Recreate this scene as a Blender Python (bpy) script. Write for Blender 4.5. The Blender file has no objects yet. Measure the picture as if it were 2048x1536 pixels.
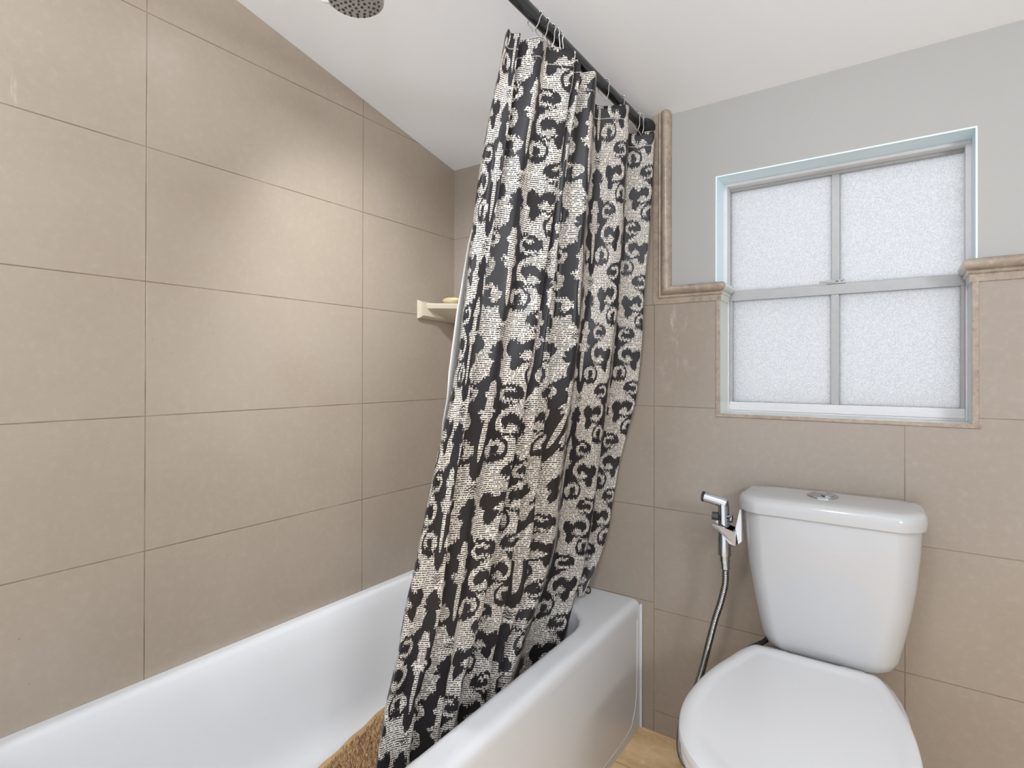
import bpy, bmesh, math, random
from mathutils import Vector, Matrix
from mathutils.geometry import interpolate_bezier
random.seed(7)
PI = math.pi
SC = bpy.context.scene
COL = SC.collection

# ------------------------------------------------------------------ helpers
def link(o, parent=None):
    COL.objects.link(o)
    if parent is not None:
        o.parent = parent
    return o

def obj(name, bm, mat, parent=None, smooth=True, angle=40):
    me = bpy.data.meshes.new(name)
    bmesh.ops.recalc_face_normals(bm, faces=bm.faces[:])
    bm.to_mesh(me); bm.free()
    mats = mat if isinstance(mat, (list, tuple)) else [mat]
    for m in mats: me.materials.append(m)
    if smooth:
        for p in me.polygons: p.use_smooth = True
        try: me.set_sharp_from_angle(angle=math.radians(angle))
        except Exception: pass
    return link(bpy.data.objects.new(name, me), parent)

def tag(o, label, cat, group=None, kind=None):
    o['label'] = label; o['category'] = cat
    if group: o['group'] = group
    if kind: o['kind'] = kind
    return o

def thing(name, label, cat, loc=(0, 0, 0), group=None, kind=None):
    o = bpy.data.objects.new(name, None); o.empty_display_size = .05
    link(o); o.location = loc
    return tag(o, label, cat, group, kind)

def child(name, bm, mat, par, smooth=True, angle=40, label=None):
    """mesh given in world coordinates, parented to an Empty that stands at par.location"""
    off = par.location.copy()
    p = par.parent
    while p is not None:
        off += p.location; p = p.parent
    bmesh.ops.translate(bm, verts=bm.verts[:], vec=-off)
    o = obj(name, bm, mat, par, smooth, angle)
    if label: o['label'] = label
    return o

def box(bm, x0, x1, y0, y1, z0, z1, mi=0, bev=0.0, seg=2):
    vs = [bm.verts.new(p) for p in ((x0,y0,z0),(x1,y0,z0),(x1,y1,z0),(x0,y1,z0),(x0,y0,z1),(x1,y0,z1),(x1,y1,z1),(x0,y1,z1))]
    fs = [bm.faces.new([vs[i] for i in q]) for q in ((0,3,2,1),(4,5,6,7),(0,1,5,4),(1,2,6,5),(2,3,7,6),(3,0,4,7))]
    for f in fs: f.material_index = mi
    if bev:
        es = list({e for f in fs for e in f.edges})
        bmesh.ops.bevel(bm, geom=es, offset=bev, segments=seg, affect='EDGES', profile=.5)
    return fs

def loft(bm, loops, cap0=True, cap1=True, closed=True, mi=0):
    rings = [[bm.verts.new(p) for p in L] for L in loops]
    n = len(rings[0])
    for a, b in zip(rings[:-1], rings[1:]):
        for i in range(n if closed else n - 1):
            f = bm.faces.new((a[i], a[(i+1) % n], b[(i+1) % n], b[i])); f.material_index = mi
    if cap0: bm.faces.new(rings[0][::-1]).material_index = mi
    if cap1: bm.faces.new(rings[-1]).material_index = mi
    return rings

def frames(pts):
    """parallel-transport frames along a polyline"""
    T = []
    for i in range(len(pts)):
        a = pts[max(i-1, 0)]; b = pts[min(i+1, len(pts)-1)]
        T.append((b-a).normalized())
    up = Vector((0, 0, 1)) if abs(T[0].z) < .9 else Vector((0, 1, 0))
    n = (up - T[0]*up.dot(T[0])).normalized(); out = []
    for t in T:
        n = (n - t*n.dot(t)).normalized()
        out.append((t, n, t.cross(n)))
    return out

def tube(bm, pts, r, seg=12, cap=True, rs=None, closed=False):
    pts = [Vector(p) for p in pts]
    loops = []
    for i, (p, (t, n, b)) in enumerate(zip(pts, frames(pts))):
        rr = rs[i] if rs else r
        loops.append([p + (n*math.cos(2*PI*k/seg) + b*math.sin(2*PI*k/seg))*rr for k in range(seg)])
    if closed:
        rings = [[bm.verts.new(p) for p in L] for L in loops]
        m = len(rings)
        for j in range(m):
            a, b = rings[j], rings[(j+1) % m]
            for i in range(seg):
                bm.faces.new((a[i], a[(i+1) % seg], b[(i+1) % seg], b[i]))
        return
    loft(bm, loops, cap, cap)

def lathe(bm, prof, o=(0,0,0), axis=(0,0,1), seg=32):
    """prof = [(radius, height)] about axis through o"""
    o = Vector(o); a = Vector(axis).normalized()
    u = a.orthogonal().normalized(); v = a.cross(u)
    loft(bm, [[o + a*h + (u*math.cos(2*PI*k/seg) + v*math.sin(2*PI*k/seg))*max(r, 1e-5) for k in range(seg)] for r, h in prof])

def spline(pts, n=8):
    """Catmull-Rom through pts"""
    P = [Vector(p) for p in pts]; P = [P[0]*2-P[1]] + P + [P[-1]*2-P[-2]]
    out = []
    for i in range(1, len(P)-2):
        for k in range(n):
            t = k/n; a, b, c, d = P[i-1:i+3]
            out.append(.5*((2*b) + (c-a)*t + (2*a-5*b+4*c-d)*t*t + (3*b-a-3*c+d)*t**3))
    out.append(P[-2]); return out

def interp(x, xs, ys):
    if x <= xs[0]: return ys[0]
    for a, b, c, d in zip(xs[:-1], xs[1:], ys[:-1], ys[1:]):
        if x <= b: return c + (d-c)*(x-a)/(b-a)
    return ys[-1]

def rrect(x0, x1, y0, y1, r, z, n=6):
    r = min(r, (x1-x0)/2-1e-4, (y1-y0)/2-1e-4); out = []
    for cx, cy, a0 in ((x1-r, y1-r, 0), (x0+r, y1-r, PI/2), (x0+r, y0+r, PI), (x1-r, y0+r, 1.5*PI)):
        for k in range(n+1):
            a = a0 + PI/2*k/n
            out.append(Vector((cx+r*math.cos(a), cy+r*math.sin(a), z)))
    return out

# ------------------------------------------------------------------ materials
def srgb(r, g, b):
    f = lambda c: c/12.92 if c <= .04045 else ((c+.055)/1.055)**2.4
    return (f(r/255), f(g/255), f(b/255), 1)

class NT:
    """small builder for shader node trees"""
    def __init__(s, tree): s.t = tree; s.n = tree.nodes; s.l = tree.links
    def node(s, kind, **kw):
        n = s.n.new(kind)
        for k, v in kw.items(): setattr(n, k, v)
        return n
    def put(s, sock, v):
        if hasattr(v, 'links') or isinstance(v, bpy.types.NodeSocket): s.l.new(v, sock)
        else: sock.default_value = v
    def m(s, op, a, b=None, c=None, clamp=False):
        n = s.n.new('ShaderNodeMath'); n.operation = op; n.use_clamp = clamp
        for i, v in enumerate((a, b, c)):
            if v is not None: s.put(n.inputs[i], v)
        return n.outputs[0]
    def add(s, a, b): return s.m('ADD', a, b)
    def sub(s, a, b): return s.m('SUBTRACT', a, b)
    def mul(s, a, b): return s.m('MULTIPLY', a, b)
    def div(s, a, b): return s.m('DIVIDE', a, b)
    def mx(s, a, b): return s.m('MAXIMUM', a, b)
    def mn(s, a, b): return s.m('MINIMUM', a, b)
    def lt(s, a, b): return s.m('LESS_THAN', a, b)
    def gt(s, a, b): return s.m('GREATER_THAN', a, b)
    def mix(s, f, a, b):
        n = s.n.new('ShaderNodeMix'); n.data_type = 'RGBA'
        s.put(n.inputs[0], f); s.put(n.inputs[6], a); s.put(n.inputs[7], b)
        return n.outputs[2]
    def noise(s, scale, detail=3, vec=None, rough=.55, dim='3D'):
        n = s.n.new('ShaderNodeTexNoise'); n.noise_dimensions = dim
        n.inputs['Scale'].default_value = scale; n.inputs['Detail'].default_value = detail
        n.inputs['Roughness'].default_value = rough
        if vec is not None: s.l.new(vec, n.inputs['Vector'])
        return n.outputs[0]
    def ramp(s, f, lo, hi, a=0., b=1.):
        n = s.n.new('ShaderNodeMapRange'); n.interpolation_type = 'SMOOTHSTEP'
        s.put(n.inputs[0], f)
        for i, v in zip((1, 2, 3, 4), (lo, hi, a, b)): n.inputs[i].default_value = v
        return n.outputs[0]
    def objco(s):
        n = s.n.new('ShaderNodeTexCoord'); return n.outputs['Object']
    def sep(s, v):
        n = s.n.new('ShaderNodeSeparateXYZ'); s.l.new(v, n.inputs[0]); return n.outputs
    def comb(s, x, y, z=0.):
        n = s.n.new('ShaderNodeCombineXYZ')
        for i, v in enumerate((x, y, z)): s.put(n.inputs[i], v)
        return n.outputs[0]
    def bump(s, h, strength=.2, dist=.001):
        n = s.n.new('ShaderNodeBump'); n.inputs['Strength'].default_value = strength
        n.inputs['Distance'].default_value = dist; s.l.new(h, n.inputs['Height']); return n.outputs[0]

def newmat(name):
    m = bpy.data.materials.new(name); m.use_nodes = True
    t = NT(m.node_tree); bs = t.n['Principled BSDF']
    return m, t, bs

def pmat(name, col, rough=.4, metal=0., spec=.5, coat=0., var=.04, vscale=9, emit=None, bump=None):
    """a plain surface with faint procedural unevenness in its colour"""
    m, t, bs = newmat(name)
    co = t.objco()
    f = t.noise(vscale, 4, co)
    c2 = tuple(max(0, c*(1-var*2)) for c in col[:3]) + (1,)
    t.l.new(t.mix(f, col, c2), bs.inputs['Base Color'])
    bs.inputs['Roughness'].default_value = rough; bs.inputs['Metallic'].default_value = metal
    bs.inputs['Specular IOR Level'].default_value = spec; bs.inputs['Coat Weight'].default_value = coat
    if coat: bs.inputs['Coat Roughness'].default_value = .08
    if emit:
        bs.inputs['Emission Color'].default_value = emit[0]; bs.inputs['Emission Strength'].default_value = emit[1]
    if bump: t.l.new(t.bump(t.noise(bump[0], 3, co), bump[1], .001), bs.inputs['Normal'])
    return m

# ------------------------------------------------------------------ measured places (metres)
ROW0, T = 1.58998, .305            # a tile course line and the course height
L1, L2 = -1.06075, -.44236         # upright joints on the left wall
B1, B2 = .79494, 1.41066           # upright joints on the back wall
RIM = .3855                        # top of the tub
TUBX = .753                        # front of the tub
CZ, CS = 1.85497, .21386           # ceiling height at the back wall and its rise per metre
XR, YF = 2.60, -2.35               # right wall, wall behind the camera
RODX, RODZ = .772, 1.826

def tile_mat(name, axis, ups, back=False):
    m, t, bs = newmat(name)
    co = t.objco(); x, y, z = t.sep(co)
    h = y if axis == 'y' else x
    wob = t.mul(t.sub(t.noise(40, 2, co), .5), .0006)
    def line(d, w=.0009):                      # 1 on the joint, 0 off it
        return t.ramp(t.add(t.m('ABSOLUTE', d), wob), w, w+.0007, 1., 0.)
    q = t.div(t.sub(z, ROW0), T)
    fr = t.mul(t.sub(t.m('FRACT', t.add(q, .5)), .5), T)
    rows = line(fr)
    if back:
        leftside = t.lt(x, B1)
        keep = t.mx(t.mul(leftside, t.gt(z, .6)), t.mul(t.sub(1., leftside), t.lt(z, 1.05)))
        rows = t.mul(rows, keep)
        rows = t.mx(rows, t.mul(line(t.sub(z, RIM+.002)), leftside))
    j = rows
    for u in ups:
        l = line(t.sub(h, u))
        if back and u > 1.2: l = t.mul(l, t.lt(z, .958))
        j = t.mx(j, l)
    strength = t.ramp(t.noise(7, 3, co), .3, .6, .55, 1.)
    j = t.mul(j, strength)
    n1 = t.noise(2.2, 5, co); n2 = t.noise(55, 4, co, .7)
    c = t.mix(t.ramp(n1, .3, .7), *((srgb(157, 145, 132), srgb(150, 137, 123)) if back else (srgb(164, 151, 136), srgb(157, 143, 127))))  # same tile on both walls; the back wall's dimmer light is painted in
    c = t.mix(t.mul(t.ramp(n2, .45, .75), .16), c, srgb(186, 174, 158))
    # little pits
    v = t.node('ShaderNodeTexVoronoi'); v.inputs['Scale'].default_value = 28; t.l.new(co, v.inputs['Vector'])
    pit = t.mul(t.lt(v.outputs['Distance'], .045), t.gt(t.noise(6, 1, co), .56))
    c = t.mix(t.mul(pit, .5), c, srgb(120, 105, 90))
    if back:
        # chalky run marks under the window trim and near the bullnose
        st = t.comb(t.mul(x, 38), 0., t.mul(z, 15))
        s = t.noise(1., 4, st, .6)
        zone = t.mul(t.ramp(z, .95, 1.2), t.mul(t.ramp(x, .80, .83), t.ramp(x, .86, .93, 1., 0.)))
        c = t.mix(t.mul(t.mul(t.ramp(s, .52, .7), zone), .45), c, srgb(206, 198, 188))
    else:
        # dried drips above the second course on the near tiles
        st = t.comb(0., t.mul(y, 42), t.mul(z, 6))
        s = t.noise(1., 3, st, .6)
        zone = t.mul(t.mul(t.ramp(z, 1.585, 1.60), t.ramp(z, 1.62, 1.68, 1., 0.)), t.ramp(y, -1.22, -1.16, 1., 0.))
        c = t.mix(t.mul(t.mul(t.ramp(s, .58, .72), zone), .5), c, srgb(210, 204, 190))
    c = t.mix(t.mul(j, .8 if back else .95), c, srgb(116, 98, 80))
    t.l.new(c, bs.inputs['Base Color'])
    t.l.new(t.add(t.mul(n1, .08), .20), bs.inputs['Roughness'])
    bs.inputs['Specular IOR Level'].default_value = .6
    t.l.new(t.bump(t.sub(1., j), .35, .0012), bs.inputs['Normal'])
    return m

M = {}
M['tile_left'] = tile_mat('wall tile, tub side', 'y', (L1, L2, L1-.61))
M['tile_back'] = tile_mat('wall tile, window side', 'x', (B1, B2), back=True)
M['paint'] = pmat('warm grey wall paint', srgb(167, 165, 160), .55, var=.015, vscale=3, bump=(220, .06))
M['ceil'] = pmat('white ceiling paint', srgb(243, 245, 248), .5, var=.008, vscale=2, bump=(160, .08))
M['reveal'] = pmat('daylight-tinted reveal paint', srgb(222, 240, 246), .5, var=.02, vscale=8)  # cool daylight on a white reveal, put into the paint colour
M['reveal_tile'] = pmat('window-brightened return tile', srgb(208, 209, 202), .25, var=.03, vscale=20)  # light from the window painted in as a paler tile colour
M['porcelain'] = pmat('white glazed porcelain', srgb(187, 186, 185), .12, var=.004, coat=.3)
M['enamel'] = pmat('white tub enamel', srgb(214, 214, 214), .16, var=.006, vscale=4, coat=.2)
M['seat'] = pmat('white seat plastic', srgb(210, 209, 208), .22, var=.003)
M['chrome'] = pmat('chrome', srgb(205, 208, 212), .08, metal=1., var=.02)
M['steel'] = pmat('brushed steel hose', srgb(150, 146, 142), .28, metal=1., var=.12, vscale=60)
M['blackrubber'] = pmat('black rubber', srgb(40, 40, 42), .5)
M['rod'] = pmat('gunmetal black rod', srgb(84, 85, 86), .24, metal=.9, var=.05)
M['wire'] = pmat('nickel wire', srgb(196, 192, 186), .3, metal=.6, var=.05)
M['alu'] = pmat('weathered aluminium', srgb(176, 175, 174), .45, metal=.15, var=.10, vscale=55)
M['frame'] = pmat('pale window frame', srgb(218, 216, 216), .4, var=.04, vscale=30)
M['ceramic'] = pmat('cream glazed ceramic', srgb(198, 184, 162), .2, var=.03, vscale=40)
M['soap'] = pmat('cream soap', srgb(208, 190, 150), .4, var=.06, vscale=30)
M['caulk'] = pmat('white caulk', srgb(214, 214, 216), .5, var=.04, vscale=40)
M['liner'] = pmat('white liner vinyl', srgb(242, 238, 230), .4, var=.01)
M['headgrey'] = pmat('satin grey plastic', srgb(176, 178, 180), .3, metal=.3, var=.04, vscale=50)
M['nozzle'] = pmat('dark nozzle rubber', srgb(58, 57, 57), .35)
M['white'] = pmat('white plastic', srgb(230, 228, 228), .3)

# brown veined trim stone
m, t, bs = newmat('brown veined trim tile'); co = t.objco()
n1 = t.noise(9, 6, co, .65); n2 = t.noise(60, 5, co, .7)
c = t.mix(t.ramp(n1, .35, .65), srgb(164, 147, 130), srgb(147, 131, 116))
c = t.mix(t.mul(t.ramp(n2, .52, .62), .5), c, srgb(178, 165, 150))
c = t.mix(t.mul(t.ramp(n2, .44, .36), .45), c, srgb(114, 98, 84))
t.l.new(c, bs.inputs['Base Color']); bs.inputs['Roughness'].default_value = .28
M['trim'] = m

# floor: tan stone-look tile
m, t, bs = newmat('tan stone floor tile'); co = t.objco(); x, y, z = t.sep(co)
n1 = t.noise(7, 6, t.comb(t.mul(x, .6), t.mul(y, 1.6), 0.), .65); n2 = t.noise(45, 4, co)
c = t.mix(t.ramp(n1, .3, .7), srgb(244, 212, 164), srgb(212, 174, 124))
c = t.mix(t.mul(t.ramp(n2, .5, .7), .45), c, srgb(252, 228, 186))
gx = t.m('ABSOLUTE', t.mul(t.sub(t.m('FRACT', t.add(t.div(t.sub(x, .99), .33), .5)), .5), .33))
gy = t.m('ABSOLUTE', t.mul(t.sub(t.m('FRACT', t.add(t.div(t.add(y, .185), .33), .5)), .5), .33))
g = t.ramp(t.mn(gx, gy), .001, .0025, .55, 0.)
t.l.new(t.mix(g, c, srgb(150, 118, 80)), bs.inputs['Base Color']); bs.inputs['Roughness'].default_value = .35
M['floor'] = m

# obscured glass: light passes through diffusely, the pebbled face varies it
m = bpy.data.materials.new('pebbled obscure glass'); m.use_nodes = True; t = NT(m.node_tree)
t.n.remove(t.n['Principled BSDF']); out = t.n['Material Output']; co = t.objco()
n = t.noise(400, 2, co, .6)
tr = t.node('ShaderNodeBsdfTranslucent'); gl = t.node('ShaderNodeBsdfGlossy'); gl.inputs['Roughness'].default_value = .25
t.l.new(t.mix(t.ramp(n, .36, .64), (.68, .67, .66, 1), (.88, .86, .84, 1)), tr.inputs['Color'])
b = t.bump(n, .5, .002); t.l.new(b, gl.inputs['Normal'])
ms = t.node('ShaderNodeMixShader'); ms.inputs[0].default_value = .05
t.l.new(tr.outputs[0], ms.inputs[1]); t.l.new(gl.outputs[0], ms.inputs[2]); t.l.new(ms.outputs[0], out.inputs['Surface'])
M['glass'] = m

def lamp_mat(name, col, s):
    m = bpy.data.materials.new(name); m.use_nodes = True; t = NT(m.node_tree)
    t.n.remove(t.n['Principled BSDF']); e = t.node('ShaderNodeEmission')
    e.inputs[0].default_value = col; e.inputs[1].default_value = s
    t.l.new(e.outputs[0], t.n['Material Output'].inputs['Surface']); return m
M['bulb'] = lamp_mat('fill globe glow', (.93, .98, 1.05, 1), 42.)
M['vbulb'] = lamp_mat('lit vanity bulb', (.93, .98, 1.06, 1), 80.)
M['fill_dome'] = lamp_mat('fill lens glow', (.93, .98, 1.05, 1), 2.)

def structure(name, bm, mat, label, cat, smooth=False):
    return tag(obj(name, bm, mat, None, smooth), label, cat, kind='structure')

# ------------------------------------------------------------------ room shell
def ceil_z(y): return CZ - CS*y
bm = bmesh.new(); box(bm, -.12, XR+.12, YF-.1, .16, -.1, 0)
structure('floor', bm, M['floor'], 'tan stone-look tiled floor beside the tub', 'floor')

bm = bmesh.new()
loft(bm, [[Vector((x, .16, ceil_z(.16))), Vector((x, YF-.1, ceil_z(YF-.1))), Vector((x, YF-.1, ceil_z(YF-.1)+.1)), Vector((x, .16, ceil_z(.16)+.1))] for x in (-.12, XR+.12)])
structure('ceiling', bm, M['ceil'], 'white ceiling sloping down to the window wall', 'ceiling')

def slope_wall(bm, x0, x1, y0, y1, z0, mi=0):
    """upright slab reaching up to the sloping ceiling"""
    loft(bm, [[Vector((x, y0, z0)), Vector((x, y1, z0)), Vector((x, y1, ceil_z(y1)+.002)), Vector((x, y0, ceil_z(y0)+.002))] for x in (x0, x1)], mi=mi)

bm = bmesh.new(); slope_wall(bm, -.1, 0, YF-.1, .16, 0)
structure('wall_left', bm, M['tile_left'], 'beige large-format tiled wall along the tub', 'wall')
bm = bmesh.new(); slope_wall(bm, XR, XR+.1, YF-.1, .16, 0)
structure('wall_right', bm, M['paint'], 'grey painted wall facing the tub', 'wall')

# window opening
PX0, PX1, PZ1 = .9744, 1.5422, 1.6376      # painted part of the opening
TX0, TX1, TZ0 = .9865, 1.5339, .9662       # tiled part of the opening
RAIL = 1.3377
bm = bmesh.new()
for f in (lambda: box(bm, .80, PX0, .01, .15, 0, CZ+.002), lambda: box(bm, PX1, XR, .01, .15, 0, CZ+.002),
          lambda: box(bm, PX0, PX1, .01, .15, PZ1, CZ+.002), lambda: box(bm, PX0, PX1, .01, .15, 0, TZ0-.012)):
    f()
# tile face
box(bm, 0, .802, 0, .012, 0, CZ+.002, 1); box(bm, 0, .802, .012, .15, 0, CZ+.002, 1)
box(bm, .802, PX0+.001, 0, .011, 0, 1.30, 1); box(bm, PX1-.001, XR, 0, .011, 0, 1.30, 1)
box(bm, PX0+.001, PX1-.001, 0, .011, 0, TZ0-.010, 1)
# lining of the opening: daylight-tinted paint above the rail, window-brightened tile returns below
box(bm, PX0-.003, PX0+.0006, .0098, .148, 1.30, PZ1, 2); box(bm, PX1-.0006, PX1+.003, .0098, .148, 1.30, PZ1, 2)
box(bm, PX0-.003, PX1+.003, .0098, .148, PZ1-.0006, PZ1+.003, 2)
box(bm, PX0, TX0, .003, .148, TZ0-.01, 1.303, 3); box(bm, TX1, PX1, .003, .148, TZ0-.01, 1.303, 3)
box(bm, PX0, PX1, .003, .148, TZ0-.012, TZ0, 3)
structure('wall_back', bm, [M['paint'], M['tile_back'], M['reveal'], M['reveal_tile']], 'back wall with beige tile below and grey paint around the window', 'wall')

# tile border framing the lower part of the window
bm = bmesh.new()
box(bm, PX0+.001, TX0, -.003, .004, TZ0-.0085, 1.300, bev=.001); box(bm, TX1, PX1+.004, -.003, .004, TZ0-.0085, 1.300, bev=.001)
box(bm, PX0+.001, PX1+.008, -.0035, .004, TZ0-.0095, TZ0, bev=.001)
structure('trim_1', bm, M['trim'], 'thin brown tile edging around the lower half of the window', 'trim')

# chair rail profile: (distance down from the top edge, distance proud of the wall)
PROF = [(0, -.008), (0, .006), (.003, .013), (.008, .018), (.0135, .0195), (.019, .018), (.0245, .012), (.0262, .006),
        (.0275, .006), (.0290, .009), (.0325, .010), (.0352, .008), (.0358, .005), (.0525, .0035), (.0530, 0), (.0530, -.008)]
VX = .8456                                 # inner edge of the upright moulding
def sweep(name, secs, label):
    bm = bmesh.new(); loft(bm, secs, True, True)
    return structure(name, bm, M['trim'], label, 'trim', smooth=True)
# upright + mitred horizontal run to the window, then the return into the opening
up = [Vector((VX-d, -p, CZ+.003)) for d, p in PROF]
corner = [Vector((VX-d, -p, RAIL-d)) for d, p in PROF]
endL = [Vector((TX0+p, -p, RAIL-d)) for d, p in PROF]          # mitred at the opening
sweep('trim_2', [up, corner, endL], 'brown bullnose moulding running down beside the curtain and across to the window')
R2 = RAIL+.0015
sweep('trim_3', [[Vector((TX1-p, -p, R2-d)) for d, p in PROF], [Vector((XR-.001, -p, R2-d)) for d, p in PROF]], 'brown bullnose moulding between window and right edge')
# returns of the same profile into the opening, window light painted in as paleness
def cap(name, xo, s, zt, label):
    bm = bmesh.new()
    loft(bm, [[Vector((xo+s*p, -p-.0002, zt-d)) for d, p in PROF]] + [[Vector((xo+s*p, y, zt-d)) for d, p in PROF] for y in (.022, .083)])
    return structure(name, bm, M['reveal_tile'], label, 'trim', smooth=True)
cap('trim_4', TX0, 1, RAIL, 'window-brightened bullnose cap turning into the opening beside the upright moulding')
cap('trim_5', TX1, -1, R2, 'window-brightened bullnose cap turning into the opening at the far window jamb')

# caulk seams of the tub
bm = bmesh.new(); tube(bm, [(.7555, -.004, 0.002), (.7555, -.004, RIM-.01)], .0042, 8)
structure('trim_6', bm, M['caulk'], 'white caulk strip between tub front and back wall', 'trim', True)

# ------------------------------------------------------------------ window
win = tag(bpy.data.objects.new('window_1', None), 'four-pane frosted sash window in weathered aluminium', 'window', kind='structure')
link(win); win.location = (1.258, .11, TZ0)
bm = bmesh.new()
box(bm, PX0+.0008, .9855, .084, .147, 1.3035, 1.6368); box(bm, 1.5303, PX1-.0008, .084, .147, 1.3035, 1.6368)
box(bm, .9866, .9900, .088, .147, .9665, 1.3035); box(bm, 1.5300, 1.5338, .088, .147, .9665, 1.3035)
box(bm, .9856, 1.5302, .0845, .147, 1.6285, 1.6366); box(bm, .9866, 1.5338, .092, .147, .9665, .9755)
child('window_frame', bm, M['frame'], win, False)
sash = child('upper_sash', (lambda b: (box(b, .9790, .9872, .116, .134, 1.300, 1.628, bev=.0008), box(b, 1.5318, 1.5375, .116, .134, 1.300, 1.628, bev=.0008),
        box(b, .979, 1.5375, .114, .134, 1.6205, 1.6285, bev=.0008), box(b, .979, 1.5375, .118, .134, 1.300, 1.322, bev=.0008), b)[-1])(bmesh.new()), M['alu'], win, False)
def sub(name, bm, mat, par, **k): return child(name, bm, mat, par, False, **k)
bm = bmesh.new(); box(bm, 1.2500, 1.2690, .114, .134, 1.322, 1.6205, bev=.001); sub('mullion', bm, M['alu'], sash)
for a, b in ((.9872, 1.2500), (1.2690, 1.5318)):
    bm = bmesh.new(); box(bm, a, b, .124, .128, 1.322, 1.6205); sub('pane', bm, M['glass'], sash)
bm = bmesh.new()
box(bm, .9902, .9985, .094, .112, .972, 1.300, bev=.0008); box(bm, 1.5212, 1.5298, .094, .112, .972, 1.300, bev=.0008)
sash = child('lower_sash', bm, M['alu'], win, False)
bm = bmesh.new(); box(bm, .9902, 1.5298, .092, .113, 1.2915, 1.3195, bev=.001); box(bm, .9985, 1.5212, .090, .094, 1.2915, 1.2945)
sub('meeting_rail', bm, M['alu'], sash)
bm = bmesh.new(); box(bm, .9902, 1.5298, .092, .113, .9735, .9955, bev=.001); box(bm, .9902, 1.5298, .089, .094, .972, .981, bev=.0008)
sub('bottom_rail', bm, M['frame'], sash)
bm = bmesh.new(); box(bm, 1.2500, 1.2692, .093, .112, .9955, 1.2915, bev=.001); sub('mullion', bm, M['alu'], sash)
for a, b in ((.9985, 1.2500), (1.2692, 1.5212)):
    bm = bmesh.new(); box(bm, a, b, .101, .105, .9955, 1.2915); sub('pane', bm, M['glass'], sash)
bm = bmesh.new()
box(bm, 1.240, 1.283, .088, .102, 1.3195, 1.3230, bev=.0006); box(bm, 1.2235, 1.262, .086, .092, 1.3225, 1.3290, bev=.001)
lathe(bm, [(.0065, 0), (.0065, .008), (.004, .010)], (1.270, .094, 1.3215), (0, 0, 1), 14)
box(bm, 1.262, 1.282, .087, .095, 1.3265, 1.3305, bev=.001)
child('latch', bm, M['alu'], win, False)

# ------------------------------------------------------------------ bathtub
tub = thing('bathtub', 'white alcove bathtub with square front apron', 'bathtub', (.3765, -.76, 0))
bm = bmesh.new()
YN = -1.522
loops = []
for z, d in ((0, 0), (RIM-.030, 0), (RIM-.018, .0015), (RIM-.009, .005), (RIM-.003, .012), (RIM, .021)):
    loops.append(rrect(.001, TUBX-d, YN, -.001, .004, z))
loops.append(rrect(.006, TUBX-.030, YN+.006, -.006, .006, RIM)); loops.append(rrect(.016, .696, -1.446, -.122, .17, RIM))
# inner edge and basin
for z, x0, x1, y0, y1, r in ((RIM, .022, .690, -1.44, -.128, .165), (RIM-.003, .030, .681, -1.435, -.134, .16), (RIM-.012, .038, .675, -1.43, -.140, .155),
        (.33, .052, .667, -1.41, -.152, .145), (.22, .078, .655, -1.37, -.172, .12), (.13, .102, .640, -1.32, -.195, .11),
        (.09, .120, .622, -1.29, -.212, .10), (.068, .145, .597, -1.26, -.23, .10), (.060, .185, .56, -1.22, -.26, .10)):
    loops.append(rrect(x0, x1, y0, y1, r, z))
rings = loft(bm, loops, True, True)
child('tub_shell', bm, M['enamel'], tub, True, 60)
bm = bmesh.new()   # raised fold of the apron near the wall and along the floor
P = [(TUBX+.0003, -.028, RIM-.05), (TUBX+.0003, -.030, .17), (TUBX+.0003, -.036, .10), (TUBX+.0003, -.055, .055), (TUBX+.0003, -.10, .030), (TUBX+.0003, -.3, .026), (TUBX+.0003, -1.50, .026)]
tube(bm, spline(P, 6), .0013, 6)
child('apron_fold', bm, M['enamel'], tub)

# ------------------------------------------------------------------ bath mat
mat_t = thing('bath_mat', 'shaggy brown bath mat lying in the tub', 'bath mat', (.30, -.72, .062))
A = Vector((.140, -.40, 0)); D = Vector((.0585, -.2780, 0)).normalized(); W = Vector((-D.y, D.x, 0))
W = Vector((.978, .206, 0)).normalized()
def matp(u, v, z): return A + D*u + W*v + Vector((0, 0, z))
def lift(v): return .028*max(0, (.055-v)/.055)**1.6          # the edge laps up the curved side of the tub
bm = bmesh.new()
LM, WM = .62, .30
nu, nv = 40, 24
top = [[bm.verts.new(matp(LM*i/nu, WM*j/nv, .070+lift(WM*j/nv)+.002*math.sin(i*.9))) for j in range(nv+1)] for i in range(nu+1)]
bot = [[bm.verts.new(matp(LM*i/nu, WM*j/nv, .0625+lift(WM*j/nv)+.002*math.sin(i*.9))) for j in range(nv+1)] for i in range(nu+1)]
for i in range(nu):
    for j in range(nv):
        bm.faces.new((top[i][j], top[i+1][j], top[i+1][j+1], top[i][j+1])); bm.faces.new((bot[i][j], bot[i][j+1], bot[i+1][j+1], bot[i+1][j]))
for i in range(nu):
    bm.faces.new((top[i][0], bot[i][0], bot[i+1][0], top[i+1][0])); bm.faces.new((top[i][nv], top[i+1][nv], bot[i+1][nv], bot[i][nv]))
for j in range(nv):
    bm.faces.new((top[0][j], top[0][j+1], bot[0][j+1], bot[0][j])); bm.faces.new((top[nu][j], bot[nu][j], bot[nu][j+1], top[nu][j+1]))
child('backing', bm, pmat('tan woven backing', srgb(196, 160, 112), .7, var=.12, vscale=90), mat_t, True, label='plain tan woven border and backing')
bm = bmesh.new()
rnd = random.Random(3)
u = .008
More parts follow.
